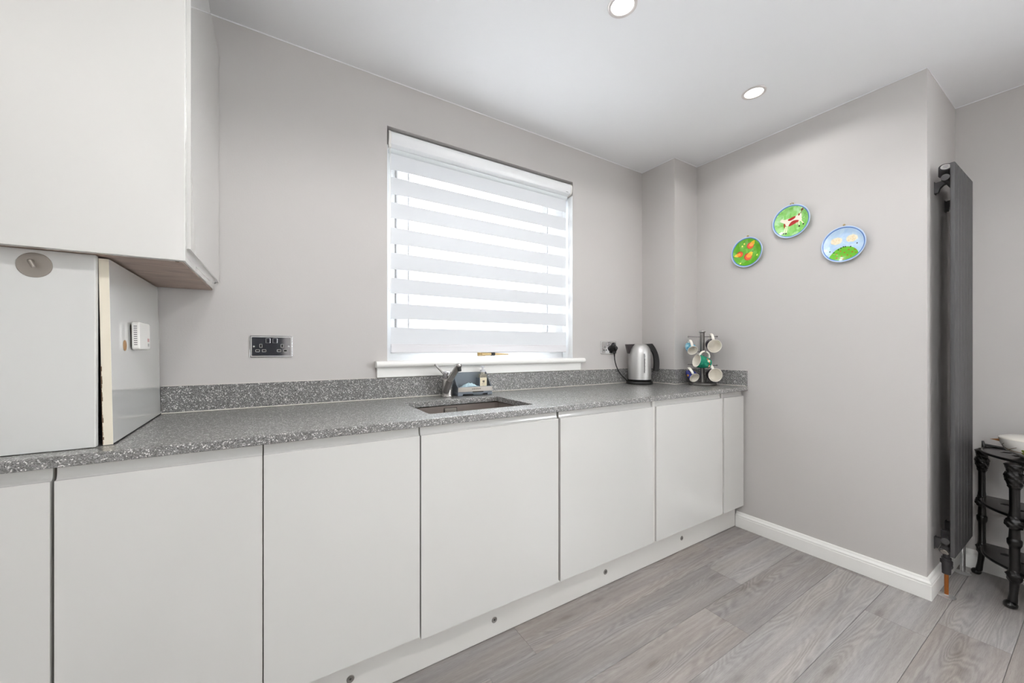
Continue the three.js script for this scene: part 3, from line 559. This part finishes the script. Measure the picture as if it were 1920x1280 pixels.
const cow = rimmed((x) => {
  x.fillStyle = '#8fce70'; x.fillRect(0, 0, 512, 512); brush(x, ['#a9da8a', '#6cbb45', '#c2e4a8', '#84c860', '#5eb83a', '#b9dfb6'], 90, 61, 60, 24);
  brush(x, ['#e9f0d8', '#dfe9cf'], 8, 17, 18, 14);
  // body, neck, head
  blob(x, '#f3e9d8', [[150, 205], [205, 200], [300, 190], [345, 165], [372, 150], [388, 175], [384, 225], [396, 262], [362, 282], [300, 268], [240, 300], [196, 320], [168, 290], [160, 262], [110, 232], [92, 215], [104, 190], [128, 182]]);
  blob(x, '#b5201c', [[196, 212], [258, 190], [312, 178], [300, 214], [252, 236], [212, 236]]);
  blob(x, '#b5201c', [[228, 276], [268, 244], [330, 246], [366, 272], [306, 296], [236, 322], [206, 322]]);
  blob(x, '#a5401f', [[140, 260], [168, 262], [172, 330], [150, 340]]); ell(x, '#a2491f', 352, 172, 12, 18, 0.3);
  x.strokeStyle = '#6d3a16'; x.lineWidth = 8; x.lineCap = 'round'; x.beginPath(); x.moveTo(372, 160); x.lineTo(396, 124); x.stroke(); ell(x, '#7b4a1e', 404, 112, 20, 16, -0.3); ell(x, '#5d3512', 392, 118, 10, 12, 0.4);
  x.strokeStyle = '#f3eecb'; x.lineWidth = 14; for (const [a, b, c, d] of [[172, 320, 150, 410], [192, 322, 180, 414], [352, 274, 356, 338], [376, 268, 412, 322]]) { x.beginPath(); x.moveTo(a, b); x.lineTo(c, d); x.stroke(); ell(x, '#14110c', c, d + 12, 11, 14); }
  x.strokeStyle = '#f0d8cf'; x.lineWidth = 5; for (const a of [316, 328, 340]) { x.beginPath(); x.moveTo(a, 286); x.lineTo(a + 2, 318); x.stroke(); }
});
const sheep = rimmed((x) => {
  x.fillStyle = '#b9d2ec'; x.fillRect(0, 0, 512, 512); brush(x, ['#c8dcf0', '#a6c6ea', '#d6e4f0', '#b0cdec'], 70, 77, 70, 24);
  for (const [a, b, s] of [[170, 190, 5], [345, 185, 9]]) { const r = seeded(s); for (let i = 0; i < 14; i++) { const q = i / 14 * 6.28; ell(x, i % 3 ? '#f0e6cc' : '#ecd9b4', a + Math.cos(q) * 42, b + Math.sin(q) * 30, 22 + r() * 8, 18 + r() * 8); } ell(x, '#efe3c6', a, b, 48, 36); for (let i = 0; i < 12; i++) ell(x, '#e8cfa4', a + (r() - 0.5) * 80, b + (r() - 0.5) * 56, 7, 5); }
  ell(x, '#6aba28', 262, 455, 170, 168); brush2(x);
  function brush2(c) { c.save(); c.beginPath(); c.ellipse(262, 455, 170, 168, 0, 0, 7); c.clip(); brush(c, ['#5aae14', '#7cc63e', '#64b822'], 40, 88, 50, 18); c.restore(); }
  for (const [a, b] of [[170, 380], [215, 345], [262, 372], [310, 340], [350, 380], [395, 400], [230, 420], [295, 415], [180, 440], [340, 440], [255, 465], [380, 350]]) ell(x, '#b5541a', a, b, 10, 8);
  for (const [a, b] of [[96, 330], [140, 352], [192, 318], [222, 300], [250, 288], [272, 290], [330, 300], [402, 268]]) ell(x, '#101018', a, b, 8, 9, 0.6);
});
wallPlate(1.7485, 0.6115, 0.0935, pears, 'smallest painted plate, red and yellow pears on bright green', 0.006);
wallPlate(1.8735, 0.8520, 0.0945, cow, 'painted plate with a red and white cow, hung highest', 0.016);
wallPlate(1.6865, 1.0880, 0.0930, sheep, 'painted plate with fluffy sheep above a green hill on blue', 0.004);

// ---------------------------------------------------------------- downlights
for (const [x, z, seen, label] of [[1.105, 0.862, 1, 'recessed round downlight in front of the window'], [2.041, 0.877, 1, 'recessed round downlight near the plates wall'], [0.17, 1.95, 0, 'recessed round downlight above the middle of the room, left wall side'], [1.105, 1.95, 0, 'recessed round downlight above the middle of the room, window side']]) {
  const t = thing('ceiling_downlight', label, 'downlight', [x, CEIL, z]);
  obj('bezel', lathe([[0.041, -0.0002], [0.042, -0.004], [0.050, -0.004], [0.0535, -0.0025], [0.054, -0.0002]], 40), std(0xdcd6d3, 0.3, 0.3), t);
  obj('lamp_lens', lathe([[0, -0.0028], [0.039, -0.0026], [0.0415, -0.0004]], 32), new THREE.MeshStandardMaterial({ color: 0xffffff, emissive: new THREE.Color(1, 0.97, 0.93), emissiveIntensity: 5, roughness: 0.4, side: THREE.DoubleSide }), t);
  const l = new THREE.SpotLight(new THREE.Color(1, 0.99, 0.98), seen ? SPOT : SPOT_ROOM, 0, 1.45, 0.15, 2);
  l.name = 'downlight_glow'; l.position.set(x, CEIL - 0.012, z); l.target.position.set(x, 0, z); l.castShadow = true; l.shadow.radius = 1.8; l.shadow.mapSize.set(1024, 1024);
  scene.add(l, l.target);
}

// ---------------------------------------------------------------- wall cabinet and housing under it
{
  const t = thing('wall_cabinet', 'tall white gloss wall cabinet with a grey wood-grain underside', 'cabinet');
  const x0 = LEFT + 0.002, x1 = -0.2075, y0 = 1.366, y1 = 2.275;
  obj('carcass', [bx(x0, x1, y0 + 0.018, y1, 0.002, 0.020), bx(x0, x1, y1 - 0.018, y1, 0.020, 0.58), bx(x0, x0 + 0.018, y0 + 0.018, y1 - 0.018, 0.02, 0.58)], M.carcass, t);
  obj('underside', metreUV(bx(x0, x1, y0, y0 + 0.0175, 0.002, 0.580), 1.6), M.wood, t).userData.label = 'grey-brown wood-grain underside';
  obj('end_panel', bx(x0, -0.1945, y0 - 0.003, y1 + 0.02, 0.5815, 0.600, 0.0012), M.door, t);
  // door facing the room's right-hand side with a finger pull along its lower edge
  const s = new THREE.Shape(), X = -0.1865, B = y0 + 0.003; // profile as (x, y)
  s.moveTo(-0.2068, B); s.lineTo(X - 0.0145, B); s.lineTo(X - 0.0145, B + 0.016); s.quadraticCurveTo(X - 0.013, B + 0.031, X - 0.003, B + 0.0295); s.lineTo(X - 0.001, B + 0.029); s.lineTo(X, B + 0.030); s.lineTo(X, y1); s.lineTo(-0.2068, y1); s.lineTo(-0.2068, B);
  obj('door', extrude(s, 0.5760).translate(0, 0, 0.003), M.door, t);
  obj('fixing_dowel', rod([-0.214, y0 - 0.003, 0.575], [-0.214, y0 - 0.0002, 0.575], 0.004), M.chip, t);
}
{
  const t = thing('pipe_housing', 'white boxed-in housing standing on the worktop under the wall cabinet', 'housing');
  obj('front_panel', bx(LEFT + 0.004, -0.3665, TOP + 0.001, 1.3656, 0.534, 0.5525, 0.002), std(0xd8d8d5, 0.4), t);
  // side panel: leans a little and stands slightly askew to the wall
  const HH = 0.4565;
  const side = obj('side_panel', bx(-0.018, 0, 0, HH, 0.0005, 0.5195), phys({ color: 0xdededc, roughness: 0.05, ior: 1.8, clearcoat: 1, clearcoatRoughness: 0.01 }), t);
  side.position.set(-0.3530, TOP + 0.0012, 0.0150); side.rotation.set(0, 0.024, 0.017);
  const r = seeded(9);
  obj('raw_edge', bx(-0.0178, -0.0003, 0.0004, HH - 0.0004, 0.5196, 0.5204), M.rawBoard, side).userData.label = 'unfinished cream front edge';
  const rag = []; for (let i = 0; i < 18; i++) { const y0 = 0.003 + i * 0.0105, w = 0.0004 + r() * 0.0020; rag.push(bx(-0.0186, -0.0180 + w, y0, y0 + 0.007 + r() * 0.005, 0.5190, 0.5208)); }
  const ch = obj('chipped_edge', rag, M.chip, side); ch.userData.label = 'brown chipped board edge'; ch.userData.kind = 'stuff';
  obj('base_seal', rod([0.0006, 0.0012, 0.002], [0.0006, 0.0012, 0.519], 0.0012, 0.0012, 6), M.dark, side);
  obj('cable_hole', rod([0.0002, 0.245, 0.408], [0.0009, 0.245, 0.408], 0.0145, 0.0145, 24), std(0xa9845c, 0.8), side).userData.label = 'round hole showing bare board';
}
{
  const t = thing('adhesive_hook', 'round brushed steel hook disc stuck on the white housing', 'hook', [-0.4625, 1.3300, 0.5528]);
  obj('disc', lathe([[0, 0], [0.0275, 0], [0.028, 0.0008], [0.0272, 0.0018], [0, 0.002]], 40).rotateX(Math.PI / 2), M.satin, t);
  obj('peg', [rod([-0.004, 0.008, 0.001], [-0.001, 0.006, 0.016], 0.0042, 0.0042, 16), rod([-0.001, 0.006, 0.016], [0.006, -0.008, 0.020], 0.0046, 0.0036, 16), new THREE.SphereGeometry(0.0046, 12, 8).translate(-0.001, 0.006, 0.016)], M.satin, t);
}
{
  const t = thing('gas_alarm', 'white plastic alarm box with slots, fixed to the glossy side panel', 'alarm', [-0.3497, 1.1775, 0.317], 0.024);
  t.rotation.z = 0.017;
  // local +x looks into the room
  const s = roundRect(-0.057, 0.057, -0.0365, 0.0365, 0.005);
  obj('case', extrude(s, 0.010, { bevelEnabled: true, bevelSize: 0.003, bevelThickness: 0.0035, bevelSegments: 3 }).rotateY(Math.PI / 2).translate(0.0065, 0, 0), M.white, t);
  obj('wall_bracket', bx(0.0004, 0.0028, -0.030, 0.030, -0.050, 0.050), std(0x4a3a30, 0.8), t);
  for (let i = 0; i < 10; i++) obj('vent_slot', bx(0.0080, 0.0150, 0.0265 - i * 0.0058, 0.0283 - i * 0.0058, 0.0598, 0.0603), M.dark, t);
  obj('indicator_label', bx(0.0200, 0.0203, -0.016, -0.006, -0.046, -0.026), std(0xc79a98, 0.5), t);
  obj('test_button', bx(0.0200, 0.0208, -0.030, -0.021, -0.041, -0.031, 0.0003), std(0xa9a9a8, 0.5), t);
}

// ---------------------------------------------------------------- radiator, valves and pipes
{
  const t = thing('column_radiator', 'tall anthracite flat-panel radiator standing off the alcove return wall', 'radiator');
  const x0 = 2.592, n = 6, p = 0.0655, Y0 = 0.197, Y1 = 1.985, z0 = 1.4435, z1 = 1.4590;
  for (let i = 0; i < n; i++) obj('panel', bx(x0 + i * p, x0 + (i + 1) * p - 0.004, Y0, Y1, z0, z1, 0.003), M.rad, t);
  for (const y of [0.262, 1.925]) obj('header', rod([x0 + 0.002, y, z0 - 0.0145], [x0 + n * p - 0.006, y, z0 - 0.0145], 0.0142), M.rad, t);
  // bleed knob at the upper corner
  const kn = obj('bleed_knob', [rod([2.640, 1.950, 1.4210], [2.602, 1.974, 1.4290], 0.0215, 0.0225, 32), rod([2.668, 1.932, 1.4170], [2.640, 1.950, 1.4210], 0.012, 0.014, 20)], M.radDark, t);
  obj('knob_face', [rod([2.6022, 1.9738, 1.4290], [2.6004, 1.9749, 1.4294], 0.0165, 0.0160, 28)], M.collar, kn);
  obj('knob_hub', rod([2.6004, 1.9749, 1.4294], [2.5984, 1.9762, 1.4298], 0.0085, 0.0080, 20), M.chrome, kn);
  for (const [x, y] of [[2.655, 1.905], [2.86, 1.86], [2.655, 0.225], [2.86, 0.250]]) {
    const br = poly([[RETZ + 0.0006, y + 0.022], [z0 - 0.001, y + 0.030], [z0 - 0.001, y + 0.012], [RETZ + 0.030, y + 0.006], [RETZ + 0.018, y - 0.006], [RETZ + 0.012, y - 0.026], [RETZ + 0.0006, y - 0.026]]);
    obj('bracket', [alongX(br, x, x + 0.020), bx(x - 0.006, x + 0.026, y - 0.03, y + 0.026, RETZ + 0.0005, RETZ + 0.003)], M.rad, t);
  }
  // valve and copper tail near the corner
  const vx = 2.630, vz = 1.4270;
  obj('valve_body', [rod([vx, 0.104, vz], [vx, 0.178, vz], 0.0145, 0.0165, 24), rod([vx, 0.150, vz], [vx, 0.166, vz], 0.0205, 0.0205, 6), rod([vx, 0.165, vz], [vx, 0.247, vz], 0.012, 0.012, 20), rod([vx, 0.135, vz], [vx + 0.034, 0.128, vz], 0.014, 0.016, 20), bx(vx + 0.012, vx + 0.034, 0.205, 0.296, vz - 0.020, z0 - 0.001, 0.003)], M.radDark, t);
  const cap = obj('valve_head', rod([vx + 0.030, 0.236, vz + 0.002], [vx - 0.014, 0.206, vz - 0.003], 0.0175, 0.0200, 28), M.rad, t);
  obj('valve_cap', rod([vx - 0.0142, 0.2058, vz - 0.003], [vx - 0.0172, 0.2038, vz - 0.0034], 0.0142, 0.0135, 24), M.satin, cap);
  obj('copper_pipe', rod([vx, 0.004, vz], [vx, 0.106, vz], 0.0072, 0.0072, 24), M.copper, t).userData.label = 'bare copper pipe';
  obj('pipe_collar', lathe([[0.0078, 0.0], [0.030, 0.0], [0.0295, 0.0022], [0.012, 0.0045], [0.0115, 0.009], [0.0078, 0.009]], 32).translate(vx, 0.0006, vz), M.collar, t);
  const wx = 2.972;
  obj('valve_body', [rod([wx, 0.150, vz], [wx, 0.247, vz], 0.0125, 0.0125, 20)], M.radDark, t);
  obj('chrome_pipe', rod([wx, 0.004, vz], [wx, 0.151, vz], 0.0095, 0.0105, 24), M.chrome, t).userData.label = 'chromed pipe sleeve';
  obj('pipe_collar', lathe([[0.011, 0.0], [0.030, 0.0], [0.0295, 0.0022], [0.015, 0.0045], [0.0145, 0.009], [0.011, 0.009]], 32).translate(wx, 0.0006, vz), M.collar, t);
}

// ---------------------------------------------------------------- cast iron stand and covered dish
{
  const cz = 1.800, cx = 3.050, t = thing('iron_stand', 'black cast iron half-round stand with three pierced shelves', 'stand');
  const shelf = (y, Rr, lip) => {
    const s = new THREE.Shape(); const N = 40; // half disc, x is depth from the wall (towards the room), y is along the wall
    for (let i = 0; i <= N; i++) { const a = -Math.PI / 2 + i / N * Math.PI, r = Rr * (1 + 0.025 * Math.cos(a * 6)); const px = Math.cos(a) * r * 1.12, py = Math.sin(a) * r; i ? s.lineTo(px, py) : s.moveTo(px, py); }
    s.closePath();
    for (const [rr, n, w] of [[0.80, 9, 0.11], [0.56, 7, 0.10], [0.32, 4, 0.09]]) for (let i = 0; i < n; i++) { const a = -1.32 + (i + 0.5) / n * 2.64; const h = new THREE.Path(); h.absellipse(Math.cos(a) * rr * Rr * 0.9 + 0.012, Math.sin(a) * rr * Rr, Rr * w * 0.62, Rr * w * 0.42, 0, Math.PI * 2, true, a); s.holes.push(h); }
    const g = extrude(s, 0.006, { bevelEnabled: true, bevelSize: 0.0015, bevelThickness: 0.002, bevelSegments: 2, curveSegments: 5 });
    const parts = [g.rotateX(-Math.PI / 2).rotateY(Math.PI).translate(cx, y, cz)];
    const rim = []; for (let i = 0; i <= 40; i++) { const a = -Math.PI / 2 + i / 40 * Math.PI, r = Rr * (1 + 0.025 * Math.cos(a * 6)); rim.push([cx - Math.cos(a) * r * 1.12, y + 0.003, cz + Math.sin(a) * r]); }
    parts.push(tube(rim, 0.0065, 70, 8));
    if (lip) { const b = []; for (let i = 0; i <= 12; i++) { const q = i / 12 * 2 - 1; b.push([cx + 0.002, y + 0.004 + 0.012 * Math.abs(q) ** 3, cz + q * Rr * 0.985]); } parts.push(tube(b, 0.006, 40, 8)); for (const q of [-1, 1]) parts.push(rod([cx, y, cz + q * Rr * 0.985], [cx + 0.002, y + 0.034, cz + q * Rr * 1.0], 0.009, 0.004, 10)); }
    obj('shelf', parts, M.iron, t);
  };
  shelf(0.640, 0.318, true); shelf(0.392, 0.318, false); shelf(0.152, 0.318, false);
  // legs: turned shafts with swelling collars and a moulded mask below each shelf
  const legProf = [[0, 0.020], [0.0145, 0.022], [0.0125, 0.06], [0.0135, 0.105], [0.021, 0.128], [0.0235, 0.145], [0.017, 0.158], [0.0155, 0.172], [0.0145, 0.20], [0.0150, 0.262], [0.021, 0.282], [0.0215, 0.296], [0.0165, 0.306], [0.0150, 0.345], [0.022, 0.352], [0.0275, 0.366], [0.0245, 0.382], [0.019, 0.392], [0.0165, 0.405], [0.0145, 0.43], [0.0150, 0.52], [0.019, 0.532], [0.022, 0.546], [0.027, 0.565], [0.0285, 0.585], [0.021, 0.602], [0.026, 0.618], [0.027, 0.630], [0.012, 0.640], [0, 0.640]];
  const leg = (a, s, out) => {
    const r = 0.318 * 1.0, lx = cx - Math.cos(a) * r * 1.12, lz = cz + Math.sin(a) * r;
    const dense = []; for (let i = 0; i + 1 < legProf.length; i++) for (let j = 0; j < 5; j++) { const f = j / 5, e = f * f * (3 - 2 * f); dense.push([(legProf[i][0] + (legProf[i + 1][0] - legProf[i][0]) * e) * s, legProf[i][1] + (legProf[i + 1][1] - legProf[i][1]) * f]); } dense.push([0, 0.640]);
    const g = lathe(dense, 32); const p = g.attributes.position;
    for (let i = 0; i < p.count; i++) {
      const x = p.getX(i), y = p.getY(i), z = p.getZ(i), q = Math.hypot(x, z), ang = Math.atan2(z, x);
      const mask = (y > 0.53 && y < 0.63) || (y > 0.35 && y < 0.40) || (y > 0.115 && y < 0.165) ? 1 : 0;
      const k = mask ? 1 + 0.10 * Math.sin(ang * 6) * Math.cos(y * 260) + 0.07 * noise(ang * 3 + 5, y * 150) : 1;
      const splay = y < 0.13 ? ((0.13 - y) / 0.13) ** 1.6 * out : 0;
      p.setXYZ(i, x * k - Math.cos(a) * splay, y, z * k + Math.sin(a) * splay);
    }
    g.computeVertexNormals(); g.translate(lx, 0, lz);
    const fx = lx - Math.cos(a) * out, fz = lz + Math.sin(a) * out;
    const foot = new THREE.SphereGeometry(0.021 * s, 18, 12); foot.scale(1.15, 0.85, 1); const fp = foot.attributes.position;
    for (let i = 0; i < fp.count; i++) if (fp.getY(i) < -0.012) fp.setY(i, -0.012);
    foot.translate(fx - Math.cos(a) * 0.004, 0.0126, fz + Math.sin(a) * 0.004); foot.computeVertexNormals();
    obj('leg', [g, foot], M.iron, t);
  };
  leg(-1.50, 0.86, 0.014); leg(-0.66, 1.05, 0.012); leg(0.66, 1.05, 0.012); leg(1.50, 0.86, 0.014);
}
{
  const t = thing('casserole_dish', 'white covered china dish with a twig and leaf pattern on the iron stand', 'dish', [2.880, 0.6517, 1.662]);
  const tex = paint(1024, 256, (x, w, h) => {
    x.fillStyle = '#f4f1ea'; x.fillRect(0, 0, w, h); x.lineCap = 'round';
    for (let k = 0; k < 4; k++) { const o = k * 256; x.strokeStyle = '#9a6a34'; x.lineWidth = 5; x.beginPath(); x.moveTo(o + 20, 92); x.bezierCurveTo(o + 90, 100, o + 120, 120, o + 220, 112); x.stroke(); x.lineWidth = 2.5; x.strokeStyle = '#6b5a44'; for (const [a, b, c, d] of [[40, 96, 100, 70], [70, 100, 150, 150], [110, 108, 170, 84]]) { x.beginPath(); x.moveTo(o + a, b); x.lineTo(o + c, d); x.stroke(); }
      for (const [a, b, c] of [[205, 104, '#7f8f3a'], [222, 120, '#a5ad52'], [196, 126, '#8d9a44'], [238, 100, '#6f8238'], [214, 138, '#b9b866']]) { x.fillStyle = c; x.beginPath(); x.ellipse(o + a, b, 17, 10, 0.5, 0, 7); x.fill(); } x.fillStyle = '#b5651e'; x.beginPath(); x.ellipse(o + 60, 96, 9, 6, 0, 0, 7); x.fill(); }
  });
  obj('bowl', lathe([[0, 0], [0.055, 0], [0.058, 0.004], [0.075, 0.012], [0.098, 0.032], [0.110, 0.058], [0.1135, 0.078], [0.112, 0.080]], 56), phys({ map: tex, roughness: 0.18, clearcoat: 0.7, clearcoatRoughness: 0.05 }), t);
  const lid = obj('lid', lathe([[0.1145, 0.0806], [0.115, 0.0825], [0.108, 0.088], [0.080, 0.0945], [0.040, 0.099], [0, 0.100]], 56), M.china, t);
  obj('knob', [rod([-0.020, 0.0985, 0], [-0.020, 0.113, 0], 0.006), rod([0.020, 0.0985, 0], [0.020, 0.113, 0], 0.006), bx(-0.034, 0.034, 0.1115, 0.1205, -0.008, 0.008, 0.003)], M.china, lid);
  for (const q of [1.4, 1.4 + Math.PI]) { const g = new THREE.ConeGeometry(0.012, 0.034, 14).rotateZ(Math.PI / 2).scale(1, 0.6, 1.3).translate(-0.122, 0.066, 0).rotateY(-q); obj('side_handle', g, std(0x8a5a2c, 0.45), t); }
}

renderer.render(scene, camera);
